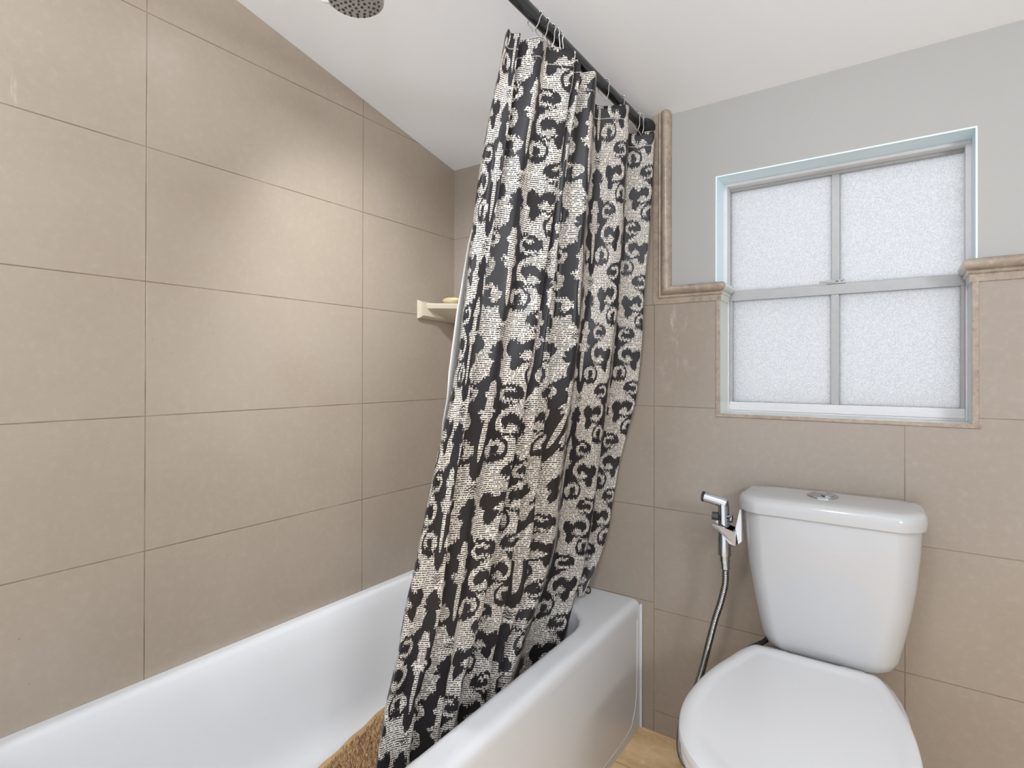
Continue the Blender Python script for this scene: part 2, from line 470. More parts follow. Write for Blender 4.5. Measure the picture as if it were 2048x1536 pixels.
while u < LM-.006:
    v = .013
    while v < WM-.006:
        uu, vv = u+rnd.uniform(-.0022, .0022), v+rnd.uniform(-.0022, .0022)
        b = matp(uu, vv, .069+lift(vv)+.002*math.sin(uu/LM*nu*.9)); h = rnd.uniform(.010, .019)
        tip = b + D*rnd.uniform(-.006, .008) + W*rnd.uniform(-.007, .007) + Vector((0, 0, h))
        r = rnd.uniform(.0014, .0022); a0 = rnd.uniform(0, 6)
        vs = [bm.verts.new(b + Vector((math.cos(a0+q*2.1)*r, math.sin(a0+q*2.1)*r, 0))) for q in range(3)]
        mid = [bm.verts.new(b.lerp(tip, .6) + Vector((math.cos(a0+q*2.1)*r*.8, math.sin(a0+q*2.1)*r*.8, .001))) for q in range(3)]
        tv = bm.verts.new(tip)
        for q in range(3):
            bm.faces.new((vs[q], vs[(q+1) % 3], mid[(q+1) % 3], mid[q])); bm.faces.new((mid[q], mid[(q+1) % 3], tv))
        v += .0058
    u += .0058
m, t, bs = newmat('brown shag yarn'); co = t.objco()
t.l.new(t.mix(t.ramp(t.noise(110, 2, co), .35, .65), srgb(204, 172, 134), srgb(150, 118, 84)), bs.inputs['Base Color'])
bs.inputs['Roughness'].default_value = .8
o = child('pile', bm, m, mat_t, True, 80, label='brown shag pile'); o['kind'] = 'stuff'

# ------------------------------------------------------------------ curtain rod and rings
rod = thing('curtain_rod', 'black metal curtain rod running to the tiled wall', 'curtain rod', (RODX, 0, RODZ))
bm = bmesh.new(); tube(bm, [(RODX, -1.60, RODZ+.006), (RODX, -.80, RODZ+.003), (RODX, -.012, RODZ-.006)], .0138, 24)
child('tube', bm, M['rod'], rod)
for y, s in ((-.0005, -1),):
    bm = bmesh.new(); lathe(bm, [(.021, 0), (.028, .004), (.029, .012), (.026, .026), (.020, .038), (.0165, .046)], (RODX, y, RODZ-.006 if s < 0 else RODZ+.004), (0, s, 0), 32)
    child('end_cap', bm, M['blackrubber'], rod)

# fold lines of the curtain: plan position (x, y) of each fold at the heights ZL
ZL = [1.787, 1.70, 1.6, 1.5, 1.4, 1.3, 1.2, 1.1, 1.0, .9, .8, .7, .6, .5, .4, .3, .2, .13]
FOLD = {"c0": [[0.7375, -0.6845], [0.7338, -0.7066], [0.7295, -0.7294], [0.7253, -0.7502], [0.7214, -0.767], [0.715, -0.7785], [0.7069, -0.7841], [0.6959, -0.7892], [0.6806, -0.7976], [0.6539, -0.804], [0.6281, -0.8078], [0.6093, -0.8143], [0.5905, -0.8228], [0.5676, -0.827], [0.542, -0.8325], [0.533, -0.8477], [0.524, -0.8626], [0.5177, -0.8714]], "c1": [[0.756, -0.666], [0.7563, -0.6808], [0.7565, -0.7021], [0.7568, -0.7265], [0.7574, -0.7485], [0.751, -0.7649], [0.7429, -0.7773], [0.7319, -0.7871], [0.7166, -0.7887], [0.6899, -0.7804], [0.6641, -0.7703], [0.6453, -0.7641], [0.6265, -0.7614], [0.6036, -0.7628], [0.578, -0.7715], [0.569, -0.7855], [0.56, -0.7963], [0.5537, -0.803]], "c2": [[0.7822, -0.6235], [0.7765, -0.6388], [0.77, -0.6514], [0.7636, -0.6676], [0.7574, -0.6863], [0.751, -0.6973], [0.7429, -0.7023], [0.7319, -0.7102], [0.7166, -0.7202], [0.6899, -0.7218], [0.6641, -0.7165], [0.6453, -0.7117], [0.6265, -0.706], [0.6036, -0.6983], [0.578, -0.6972], [0.569, -0.7063], [0.56, -0.7146], [0.5537, -0.7187]], "c3": [[0.8171, -0.5391], [0.8113, -0.5491], [0.8045, -0.563], [0.7978, -0.5787], [0.7914, -0.5941], [0.785, -0.6106], [0.7769, -0.6241], [0.7659, -0.6339], [0.7506, -0.6393], [0.7239, -0.637], [0.6981, -0.6342], [0.6793, -0.6398], [0.6605, -0.6509], [0.6376, -0.6582], [0.612, -0.6696], [0.603, -0.6903], [0.594, -0.7067], [0.5877, -0.7162]], "c4": [[0.8171, -0.5095], [0.8113, -0.5219], [0.8045, -0.537], [0.7978, -0.5504], [0.7914, -0.5613], [0.785, -0.5718], [0.7769, -0.5821], [0.7659, -0.5908], [0.7506, -0.5908], [0.7239, -0.5801], [0.6981, -0.5695], [0.6793, -0.5655], [0.6605, -0.5628], [0.6376, -0.5591], [0.612, -0.5621], [0.603, -0.5735], [0.594, -0.5837], [0.5877, -0.5899]], "c6": [[0.8171, -0.4367], [0.8113, -0.4401], [0.8045, -0.4422], [0.7978, -0.4436], [0.7914, -0.4454], [0.785, -0.4454], [0.7769, -0.4433], [0.7659, -0.4434], [0.7506, -0.4398], [0.7239, -0.4239], [0.6981, -0.403], [0.6793, -0.3847], [0.6605, -0.372], [0.6376, -0.3876], [0.612, -0.4376], [0.603, -0.4868], [0.594, -0.5172], [0.5877, -0.5384]], "c7": [[0.8171, -0.2406], [0.8113, -0.2345], [0.8045, -0.2311], [0.7978, -0.231], [0.7914, -0.2304], [0.785, -0.2314], [0.7769, -0.2378], [0.7659, -0.243], [0.7506, -0.2335], [0.7239, -0.2065], [0.6981, -0.1776], [0.6793, -0.1583], [0.6605, -0.1465], [0.6376, -0.1456], [0.612, -0.1678], [0.603, -0.2055], [0.594, -0.2347], [0.5877, -0.2532]], "c8": [[0.8171, -0.043], [0.8113, -0.0364], [0.8045, -0.0377], [0.7978, -0.0435], [0.7914, -0.0458], [0.785, -0.0436], [0.7769, -0.0376], [0.7659, -0.0296], [0.7506, -0.024], [0.7239, -0.0212], [0.6981, -0.0201], [0.6793, -0.0211], [0.6605, -0.0241], [0.6376, -0.0324], [0.612, -0.085], [0.603, -0.085], [0.594, -0.0897], [0.5877, -0.0989]]}
def fold(k, z):
    a = FOLD[k]; zz = [-q for q in ZL]
    return Vector((interp(-z, zz, [p[0] for p in a]), interp(-z, zz, [p[1] for p in a]), 0))
RZ = [-1.80, -1.473, -1.237, -1.028, -.81, -.56, -.4, -.1]
RXV = [.818, .796, .781, .758, .70, .653, .612, .585]
def ridge_x(z): return interp(-z, RZ, RXV)

def plan(z):
    """fold nodes of the curtain at height z -> [(x, y, u)], u = place across the cloth in metres"""
    lo = interp(-z, [-1.75, -.75], [0., 1.])
    L = lambda a, b: a + (b-a)*lo
    N = []
    c = {k: fold(k, z) for k in FOLD}
    f5 = c['c4'].lerp(c['c6'], .43); f5.x = ridge_x(z) - interp(-z, [-1.2, -.8], [.03, .002])
    def ridge(p, u): N.append((p.x, p.y, u))
    def valley(a, b, u, frac, dmax, k=.52):
        gap = abs(b.y-a.y); d = min(dmax, k*gap)
        N.append((min(a.x, b.x) - d, a.y + (b.y-a.y)*frac, u))
    lo2 = interp(-z, [-1.0, -.65], [0., 1.])
    Q = lambda a, b: a + (b-a)*lo2
    e0 = Vector((c['c0'].x-.014, c['c0'].y+.010, 0))
    N.append((e0.x, e0.y, -.205))
    ridge(c['c0'], -.190)
    ridge(c['c0'].lerp(c['c1'], .5) + Vector((-.008, .004, 0)), -.148)
    ridge(c['c1'], -.105)
    valley(c['c1'], c['c2'], L(-.062, -.045), .42, .045, .8)
    ridge(c['c2'], L(-.005, .0))
    p = c['c2'].lerp(c['c3'], .42); p.x -= L(.024, .016); ridge(p, L(.035, .030))
    ridge(c['c3'], L(.092, .070))
    valley(c['c3'], c['c4'], Q(.122, .165), .62, .055, .8)
    ridge(c['c4'], Q(.150, .225))
    valley(c['c4'], f5, Q(.170, .240), .6, .05, Q(.4, .75))
    ridge(f5, Q(.194, .268))
    valley(f5, c['c6'], Q(.216, .300), .62, .06, Q(.4, .75))
    ridge(c['c6'], Q(.252, .335))
    valley(c['c6'], c['c7'], Q(.360, .400), .70, .078, .62)
    ridge(c['c7'], .487)
    valley(c['c7'], c['c8'], .650, .78, .076, .62)
    ridge(c['c8'], .737)
    q = c['c8']; N.append((q.x-.035, min(q.y+.012, -.014 if z > .45 else -.075), .775))
    N.append((q.x-.075, min(q.y-.004, -.018 if z > .45 else -.08), .815))
    return N

def arc_sample(N, n, sig):
    """dense, smoothed, evenly spread samples of a fold polyline"""
    P = [Vector(p) for p in N]
    seg = [((b.xy-a.xy).length) for a, b in zip(P[:-1], P[1:])]
    tot = sum(seg); out = []
    # the same share of samples per fold at every height keeps the mesh columns on their folds
    for i, (a, b) in enumerate(zip(P[:-1], P[1:])):
        for k in range(n): out.append(a.lerp(b, k/n))
    out.append(P[-1])
    m = len(out)
    for it in range(sig):
        q = out[:]
        for i in range(1, m-1): out[i] = (q[i-1] + q[i]*2 + q[i+1])*.25
    return out

# place along the cloth for a height (the cloth slants, so heights are stretched a little)
VZ = [-1.80, -1.6134, -1.2938, -.9769, -.6285, -.1]
VV = [.19, 0., -.325, -.65, -.975, -1.47]
NS = 12
zr = []
z = 1.787
while z > .115:
    zr.append(z); z -= .0095
cur = thing('shower_curtain', 'black and cream scroll-patterned cloth shower curtain hanging into the tub', 'shower curtain', (.70, -.4, RODZ))
bm = bmesh.new(); uvl = bm.loops.layers.uv.new('cloth')
rows = []; rn = random.Random(5)
for ri, z in enumerate(zr):
    S = arc_sample(plan(z), NS, 5)
    row = []
    for i, p in enumerate(S):
        f = i/len(S)
        # small creases, stronger towards the crumpled foot
        amp = .0010 + .0045*max(0, (.75-z))
        x = p.x + amp*math.sin(37*p.z + 9*z + 2*math.sin(11*z)) + .0012*math.sin(90*p.z - 14*z)
        dz = .004*math.sin(26*p.z+1.) if ri < 4 else .004*math.sin(26*p.z+1.)*max(0, 1-(1.75-z)*4)
        zz = z + dz
        over = max(0., min(1., (p.y+.150)/.02))           # this end of the cloth lies on the tub deck
        zpos = zz if zz > .392 else zz + (.3885 + .0035*abs(math.sin(31*p.z)) - .004*(.392-zz) - zz)*over
        row.append((bm.verts.new((x, p.y, zpos)), p.z, interp(-zz, VZ, VV) + .004*math.sin(p.z*19+z*5)))
    rows.append(row)
for a, b in zip(rows[:-1], rows[1:]):
    for i in range(len(a)-1):
        q = (a[i], b[i], b[i+1], a[i+1])
        f = bm.faces.new([w[0] for w in q])
        for lp, w in zip(f.loops, q): lp[uvl].uv = (w[1], w[2])

# --- cloth pattern: an ogee scroll damask with thread-ragged edges, built from node shapes
PU, PV = .255, .325
grp = bpy.data.node_groups.new('scroll motif', 'ShaderNodeTree')
grp.interface.new_socket('u', in_out='INPUT', socket_type='NodeSocketFloat')
grp.interface.new_socket('v', in_out='INPUT', socket_type='NodeSocketFloat')
grp.interface.new_socket('dark', in_out='OUTPUT', socket_type='NodeSocketFloat')
g = NT(grp); gi = g.node('NodeGroupInput'); go = g.node('NodeGroupOutput')
gu, gv = gi.outputs[0], gi.outputs[1]
def ell(cu, cv, ru, rv, tilt=0.):
    a, b = g.sub(gu, cu), g.sub(gv, cv)
    if tilt:
        c, s = math.cos(tilt), math.sin(tilt)
        a, b = g.add(g.mul(a, c), g.mul(b, s)), g.sub(g.mul(b, c), g.mul(a, s))
    a = g.div(a, ru); b = g.div(b, rv)
    return g.lt(g.add(g.mul(a, a), g.mul(b, b)), 1.)
def ring(cu, cv, R, w):
    a, b = g.sub(gu, cu), g.sub(gv, cv)
    d = g.m('SQRT', g.add(g.mul(a, a), g.mul(b, b)))
    return g.lt(g.m('ABSOLUTE', g.sub(d, R)), w)
def union(L):
    r = L[0]
    for q in L[1:]: r = g.mx(r, q)
    return r
def carve(d, L): return g.mul(d, g.sub(1., union(L)))
dark = union([ell(0, .022, .046, .078), ell(0, -.045, .048, .040), ell(0, -.082, .014, .032), ell(.042, .058, .031, .025),
              ell(.056, -.002, .043, .030), ell(.076, -.026, .011, .024, .25), ell(.032, -.058, .028, .028),
              ell(0, .148, .012, .026), ell(0, .138, .021, .009), ell(0, .108, .014, .028), ell(.012, .152, .007, .007)])
dark = carve(dark, [ring(.055, .001, .0220, .0054), ring(.043, .058, .0130, .0042), ring(.034, -.058, .0155, .0050),
                    ell(0, .072, .0085, .016), ell(0, .060, .0140, .009), ell(0, .035, .0090, .030), ell(0, .020, .0200, .0065), ell(0, .008, .014, .008), ell(0, -.03, .0055, .050), ell(.083, .022, .022, .0060, .1)])
dark = g.mx(dark, union([ell(.080, -.004, .014, .014), ell(.057, .056, .010, .010), ell(.040, -.076, .016, .008)]))
dark = carve(dark, [ell(.059, -.012, .0080, .0065), ell(.020, -.058, .009, .012), ell(.071, .047, .008, .0045), ell(.057, .044, .0055, .0045)])
for q in range(3):      # a few woven bars between two motifs
    dark = g.mx(dark, g.mul(ell(0, -.124-.0065*q, .014-.002*abs(q-1), .0016), 1.))
g.l.new(dark, go.inputs[0])

m, t, bs = newmat('scroll damask cloth')
uvn = t.node('ShaderNodeUVMap', uv_map='cloth'); U, V, _ = t.sep(uvn.outputs[0])
wn = t.node('ShaderNodeTexWhiteNoise', noise_dimensions='2D')
t.l.new(t.comb(t.m('FLOOR', t.mul(U, 480.)), t.m('FLOOR', t.mul(V, 24.))), wn.inputs['Vector'])
vj = t.add(V, t.mul(t.sub(wn.outputs['Value'], .5), .0085))
def wrap(x, per): return t.mul(t.sub(t.m('FRACT', t.add(t.div(x, per), .5)), .5), per)
au = t.m('ABSOLUTE', wrap(U, PU))
def motif(u, v):
    n = t.node('ShaderNodeGroup'); n.node_tree = grp
    t.l.new(u, n.inputs[0]); t.l.new(v, n.inputs[1]); return n.outputs[0]
# the field of one motif runs from -.115 to +.195
va = t.add(wrap(t.sub(vj, .022), PV), .022); vb = t.add(wrap(t.sub(vj, .022+PV/2), PV), .022)
dk = t.mx(motif(au, va), motif(t.sub(PU/2, au), vb))
# woven ground: rows of short dark dashes
rowc = t.div(t.add(V, t.mul(t.noise(30, 2, t.comb(U, V)), .005)), .0044)
rf = t.m('FRACT', rowc); ri = t.m('FLOOR', rowc)
dn = t.noise(1., 1, t.comb(t.mul(U, 380.), t.mul(ri, 7.3)), .5)
dash = t.mul(t.lt(rf, .50), t.gt(dn, .43))
spk = t.mul(t.gt(t.noise(620, 1, t.comb(U, V)), .64), .8)
cream = t.mix(t.mx(dash, spk), srgb(222, 214, 202), srgb(58, 54, 54))
inkv = t.noise(5, 2, t.comb(U, V))
ink = t.mix(inkv, srgb(40, 36, 36), srgb(28, 26, 28))
col = t.mix(dk, cream, ink)
# stitched hem line under the top edge
stl = t.mul(t.lt(t.m('ABSOLUTE', t.sub(V, VV[0]-.052)), .0011), t.lt(t.m('FRACT', t.mul(U, 160.)), .8))
col = t.mix(t.mul(stl, .8), col, srgb(190, 184, 176))
t.l.new(col, bs.inputs['Base Color']); bs.inputs['Roughness'].default_value = .42
bs.inputs['Specular IOR Level'].default_value = .32
t.l.new(t.bump(t.noise(900, 2, t.comb(U, V)), .15, .0006), bs.inputs['Normal'])
M['cloth'] = m
o = child('cloth', bm, M['cloth'], cur, True, 180)
md = o.modifiers.new('thickness', 'SOLIDIFY'); md.thickness = .0009; md.offset = 0
# little dark weight loop at the foot by the wall
bm = bmesh.new(); cc = Vector((.600, -.052, RIM+.012))
tube(bm, [cc + Vector((.009*math.cos(a), .002*math.sin(a), .009*math.sin(a))) for a in [2*PI*k/16 for k in range(16)]], .0022, 8, closed=True)
child('hem_loop', bm, M['blackrubber'], cur, label='small dark loop at the foot of the curtain')

# ------------------------------------------------------------------ liner behind the curtain
lin = thing('shower_liner', 'plain white liner showing along the leading edge of the patterned curtain', 'shower liner', (.69, -.4, RODZ))
LZ = [-1.78, -1.55, -1.47, -1.40, -1.34, -1.21, -1.08, -.98, -.90, -.5, -.2]
LY = [-.610, -.680, -.700, -.728, -.747, -.769, -.778, -.775, -.760, -.735, -.73]
bm = bmesh.new(); rows = []
z = 1.780
while z > .24:
    ye = interp(-z, LZ, LY); row = []
    n = 120
    for i in range(n+1):
        f = i/n; y = ye + (-.035-ye if z > .45 else -.20-ye)*f
        x = ridge_x(z) - .105 - .018*min(1, f*5) + .004*math.sin(f*44+z*2)*min(1, f*6)
        row.append(bm.verts.new((x, y, z)))
    rows.append(row); z -= .02
for a, b in zip(rows[:-1], rows[1:]):
    for i in range(n): bm.faces.new((a[i], b[i], b[i+1], a[i+1]))
o = child('sheet', bm, M['liner'], lin, True, 180)
md = o.modifiers.new('thickness', 'SOLIDIFY'); md.thickness = .0008; md.offset = 0

# ------------------------------------------------------------------ rings
RINGS = [(-.637, -.666, 'wire curtain ring slanting to the leading corner of the curtain'),
         (-.607, -.628, 'wire curtain ring second from the leading corner of the curtain'),
         (-.580, -.592, 'wire curtain ring third from the leading corner, first of the bunched ones'),
         (-.563, -.560, 'wire curtain ring in the middle of the bunch over the wide pleat'),
         (-.548, -.545, 'wire curtain ring last of the bunch over the wide pleat'),
         (-.305, -.318, 'wire curtain ring alone over the gap before the second pleat from the wall'),
         (-.205, -.225, 'wire curtain ring above the second pleat from the tiled wall'),
         (-.098, -.105, 'wire curtain ring first of the pair beside the rod end cap'),
         (-.070, -.072, 'wire curtain ring closest to the tiled wall')]
def ring_parts():
    wire = bmesh.new()
    a = []
    for k in range(13):                                   # loop over the rod
        th = -PI*.15 + PI*1.3*k/12
        a.append(Vector((.0168*math.cos(th), 0, .0168*math.sin(th))))
    top = a
    pts = [Vector((.0125, 0, -.046)), Vector((.0165, 0, -.030))] + top + [Vector((-.0150, 0, -.012)), Vector((-.006, 0, -.026)), Vector((.004, 0, -.040)), Vector((.0085, 0, -.049)), Vector((.011, 0, -.050))]
    tube(wire, spline(pts, 3), .0011, 6)
    beads = []
    for k in range(5):
        th = PI*.22 + PI*.56*k/4
        b = bmesh.new(); bmesh.ops.create_uvsphere(b, u_segments=10, v_segments=7, radius=.0029)
        bmesh.ops.translate(b, verts=b.verts[:], vec=(.0168*math.cos(th), 0, .0168*math.sin(th)))
        beads.append(b)
    return wire, beads
def place_ring(r, yt, yb):
    r.location = (RODX, yt, RODZ)
    r.rotation_euler = (math.atan2(yb-yt, .05)*.9, 0, 0)
proto = thing('curtain_ring', RINGS[0][2], 'curtain ring', (0, 0, 0), group='wire rings on the curtain rod')
w, bd = ring_parts()
child('wire', w, M['wire'], proto)
for b in bd: child('roller_bead', b, M['chrome'], proto)
for i, (yt, yb, lab) in enumerate(RINGS):
    if i == 0: r = proto
    else:
        r = proto.copy(); COL.objects.link(r); r['label'] = lab
        for ch in list(proto.children):
            c = ch.copy(); COL.objects.link(c); c.parent = r
    place_ring(r, yt, yb)

# ------------------------------------------------------------------ shower head
HC = Vector((.587, -.955, 1.7536))
sh = thing('showerhead', 'grey round shower head with dark nozzles near the ceiling', 'shower head', tuple(HC))
tl = Vector((0, 0, 1))
bm = bmesh.new(); lathe(bm, [(.0485, .001), (.051, .003), (.0520, .009), (.0515, .022), (.046, .030), (.030, .042), (.018, .056), (.014, .066), (.0, .067)], HC, tl, 48)
child('head_body', bm, M['headgrey'], sh)
bm = bmesh.new(); lathe(bm, [(.0, -.0008), (.030, -.0012), (.0470, .0002), (.0485, .0012), (.0485, .003), (0, .003)], HC, tl, 48)
child('face_plate', bm, M['headgrey'], sh)
bm = bmesh.new(); uu = tl.orthogonal().normalized(); vv = tl.cross(uu)
for R, n, r in ((.008, 5, .0022), (.017, 9, .0027), (.026, 13, .0022), (.0345, 16, .0027), (.0425, 22, .0019)):
    for k in range(n):
        a = 2*PI*k/n + R*90
        c = HC + uu*R*math.cos(a) + vv*R*math.sin(a)
        lathe(bm, [(r*1.2, .001), (r, -.0022), (r*.55, -.0028), (0, -.0026)], c, tl, 8)
child('nozzles', bm, M['nozzle'], sh, label='dark rubber nozzles')
bm = bmesh.new()
Lf = Vector((-.80, -.60, 0)).normalized(); q = HC + Vector((0, 0, .0015))
pts = [q + Lf*.046, q + Lf*.054, q + Lf*.059 + Vector((0, 0, .001))]
tube(bm, pts, .005, 10, rs=[.006, .0058, .0048])
child('spray_lever', bm, M['white'], sh)
zc = ceil_z(HC.y)
bm = bmesh.new(); tube(bm, spline([HC + tl*.062, HC + tl*.085, Vector((HC.x-.006, HC.y+.004, 1.90)), Vector((HC.x-.006, HC.y+.004, zc-.002))], 8), .0105, 16)
child('shower_arm', bm, M['chrome'], sh)
bm = bmesh.new(); lathe(bm, [(.032, 0), (.031, .004), (.020, .010), (.012, .012)], (HC.x-.006, HC.y+.004, zc-.0015), (0, -.21, -1), 28)
child('ceiling_flange', bm, M['chrome'], sh)

# ------------------------------------------------------------------ corner shelf and soap
cs = thing('corner_shelf', 'cream ceramic corner shelf fixed between the two tiled walls', 'shelf', (0, 0, 1.30))
bm = bmesh.new()
def quarter(rx, ry, z, n=14, x0=.0006, y0=-.0006):
    # slightly bowed front from the left wall to the back wall
    out = [Vector((x0, y0, z))]
    for k in range(n+1):
        a = k/n; bow = .014*math.sin(PI*a)
        x, y = rx*a, -ry*(1-a)
        out.append(Vector((x0 + x + bow*.7, y0 + y - bow*.7, z)))
    return out
loft(bm, [quarter(.070, .060, 1.274), quarter(.110, .105, 1.290), quarter(.175, .168, 1.305), quarter(.182, .176, 1.309), quarter(.185, .179, 1.322), quarter(.180, .174, 1.327), quarter(.160, .155, 1.3275), quarter(.150, .145, 1.323), quarter(.02, .02, 1.3225)])
child('shelf_plate', bm, M['ceramic'], cs)
bm = bmesh.new()
sec = lambda x, k: [Vector((x, -.199*k, 1.336)), Vector((x, -.199*k, 1.271)), Vector((x, -.150*k, 1.268)), Vector((x, -.002, 1.268)), Vector((x, -.002, 1.336))]
loft(bm, [[Vector((.0006, -.1995, 1.3365)), Vector((.0006, -.1995, 1.271)), Vector((.0006, -.002, 1.268)), Vector((.0006, -.002, 1.330))],
          [Vector((.008, -.1965, 1.3345)), Vector((.008, -.1965, 1.272)), Vector((.008, -.002, 1.270)), Vector((.008, -.002, 1.329))],
          [Vector((.016, -.185, 1.328)), Vector((.016, -.184, 1.282)), Vector((.016, -.004, 1.276)), Vector((.016, -.004, 1.324))]])
child('end_plate', bm, M['ceramic'], cs)
soap = bmesh.new()
loft(soap, [[Vector((.070 + a*math.cos(th), -.095 + .82*a*math.sin(th)*.72, z)) for th in [2*PI*k/28 for k in range(28)]] for a, z in
            ((.018, 1.3240), (.027, 1.3255), (.036, 1.332), (.040, 1.339), (.036, 1.346), (.026, 1.3495), (.010, 1.351))])
o = obj('soap_bar', soap, M['soap']); tag(o, 'worn cream soap bar lying on the corner shelf', 'soap')

# ------------------------------------------------------------------ toilet
TC = 1.258
toi = thing('toilet', 'white two-piece toilet with closed lid under the window', 'toilet', (TC, -.40, 0))
def dplan(w, yb, yf, bow, rf, z, cx=TC, n=8, side=.0):
    """flat back, rounded front corners, bowed front"""
    L = rrect(cx-w, cx+w, yf+bow, yb, rf, z, n); mid = (yb+yf)/2
    for p in L:
        k = max(0, min(1, (yb-p.y)/(yb-yf-bow)))
        p.y -= bow*(1-((p.x-cx)/w)**2)*k
        p.x += side*math.copysign(1, p.x-cx)*math.sin(PI*k)
    return L
bm = bmesh.new()
secs = []
for z, w, yb, yf, bow, r in ((.424, .098, -.045, -.176, .012, .04), (.427, .117, -.035, -.189, .014, .045), (.437, .131, -.028, -.198, .016, .045),
        (.455, .1395, -.025, -.201, .018, .045), (.49, .147, -.022, -.201, .020, .045), (.55, .1595, -.020, -.203, .022, .045), (.62, .170, -.018, -.205, .023, .045), (.69, .1765, -.016, -.206, .024, .045), (.745, .179, -.014, -.206, .024, .045)):
    secs.append(dplan(w, yb, yf, bow, r, z, 1.2615))
loft(bm, secs); child('tank', bm, M['porcelain'], toi, True, 50)
bm = bmesh.new()
loft(bm, [dplan(w, yb, yf, .026, r, z, 1.2590, side=.004) for z, w, yb, yf, r in ((.7440, .183, -.010, -.208, .05), (.7455, .187, -.008, -.2125, .05), (.762, .1885, -.007, -.2140, .05),
        (.773, .1865, -.008, -.2120, .05), (.7795, .181, -.011, -.2065, .048), (.7822, .172, -.016, -.198, .045), (.7832, .14, -.04, -.165, .04))])
lid = child('tank_lid', bm, M['porcelain'], toi, True, 50)
bm = bmesh.new(); lathe(bm, [(.0335, 0), (.0335, .003), (.031, .0048), (.0285, .0048), (.027, .0035), (0, .0042)], (1.2486, -.0905, .7825), (0, 0, 1), 40)
bt = child('flush_button', bm, M['chrome'], toi)
bm = bmesh.new(); lathe(bm, [(.0145, 0), (.0145, .0055), (.012, .0066), (0, .007)], (1.2586, -.0905, .7825), (0, 0, 1), 30)
child('half_flush_button', bm, M['chrome'], bt)
SCX = 1.2405
HW = [(-.2085, .102), (-.2095, .115), (-.2140, .1235), (-.228, .1315), (-.262, .1450), (-.31, .158), (-.36, .172), (-.42, .1835), (-.49, .1895), (-.55, .187), (-.60, .176), (-.64, .160), (-.675, .136), (-.705, .104), (-.728, .066), (-.742, .030), (-.745, .008)]
HS = spline([Vector((w_, y_, 0)) for y_, w_ in HW], 5); HW = [(p_.y, max(p_.x, .004)) for p_ in HS]
def outline(s, z, dy=0., grow=0.):
    cy = -.46; out = []
    pts = [Vector((w+grow, y, 0)) for y, w in HW]
    R = [Vector((SCX + p.x*s, cy + (p.y-cy)*s + dy - (grow if p.y < -.6 else 0), z)) for p in pts]
    Lh = [Vector((SCX - p.x*s, cy + (p.y-cy)*s + dy - (grow if p.y < -.6 else 0), z)) for p in pts]
    return R + Lh[::-1]
bm = bmesh.new()
loft(bm, [outline(.975, .4215), outline(.995, .4225), outline(1.0, .426), outline(1.0, .434), outline(.993, .4395), outline(.975, .4425), outline(.93, .4445), outline(.88, .4450), outline(.845, .4425), outline(.80, .4415), outline(.55, .4412), outline(.25, .4412)])
child('seat_lid', bm, M['seat'], toi, True, 35)
bm = bmesh.new()
loft(bm, [outline(.965, .4000), outline(.985, .4020), outline(.988, .4140), outline(.980, .4195), outline(.955, .4205)])
child('seat', bm, M['seat'], toi, True, 35)
for s in (-1, 1):
    bm = bmesh.new(); tube(bm, [(SCX+s*.075-.022, -.2035, .428), (SCX+s*.075+.022, -.2035, .428)], .0095, 14)
    child('hinge', bm, M['seat'], toi)
bm = bmesh.new()
def bowl(w, yb, yf, z, n=40):
    out = []
    for k in range(n):
        a = 2*PI*k/n; x = w*math.copysign(abs(math.sin(a))**.9, math.sin(a)); c = math.cos(a)
        y = yb + (yf-yb)*(.5-.5*math.copysign(abs(c)**.85, c))
        out.append(Vector((SCX + x, y, z)))
    return out
loft(bm, [bowl(.120, -.09, -.60, 0), bowl(.121, -.088, -.605, .02), bowl(.106, -.08, -.57, .06), bowl(.098, -.07, -.545, .13), bowl(.112, -.06, -.56, .19), bowl(.145, -.05, -.62, .26), bowl(.170, -.045, -.69, .33), bowl(.180, -.045, -.725, .375), bowl(.181, -.045, -.730, .396), bowl(.172, -.05, -.72, .3995)])
child('bowl', bm, M['porcelain'], toi, True, 60)
bm = bmesh.new(); loft(bm, [rrect(SCX-.085, SCX+.095, -.18, -.03, .03, z) for z in (.375, .4235)])
child('tank_deck', bm, M['porcelain'], toi)

# ------------------------------------------------------------------ hand sprayer, holder, hose
SY = -.14
holder = thing('sprayer_holder', 'chrome and white hook bracket hung on the side of the toilet tank', 'holder', (1.06, SY, .69))
bm = bmesh.new()
loft(bm, [[Vector((1.0725, y, .738)), Vector((1.0765, y, .741)), Vector((1.0775, y, .66)), Vector((1.0700, y, .652)), Vector((1.0625, y, .690)), Vector((1.0650, y, .700))] for y in (SY-.014, SY+.014)])
child('hanger', bm, M['white'], holder, False, label='white plastic hanger')
bm = bmesh.new()
loft(bm, [[Vector((1.0065, y0, .6915)), Vector((1.0125, y0-.004, .6975)), Vector((1.0630, y0-.004, .6835)), Vector((1.0650, y0, .6490)), Vector((1.0500, y0, .6510)), Vector((1.0300, y0, .6740))] for y0 in (SY-.0215, SY-.0185)])
loft(bm, [[Vector((1.0065, y0, .6915)), Vector((1.0125, y0, .6975)), Vector((1.0630, y0, .6835)), Vector((1.0650, y0, .6490)), Vector((1.0500, y0, .6510)), Vector((1.0300, y0, .6740))] for y0 in (SY+.0165, SY+.0195)])
box(bm, 1.0595, 1.0650, SY-.021, SY+.019, .6500, .6850)
child('cradle', bm, M['chrome'], holder, False, label='chrome fork cradle')

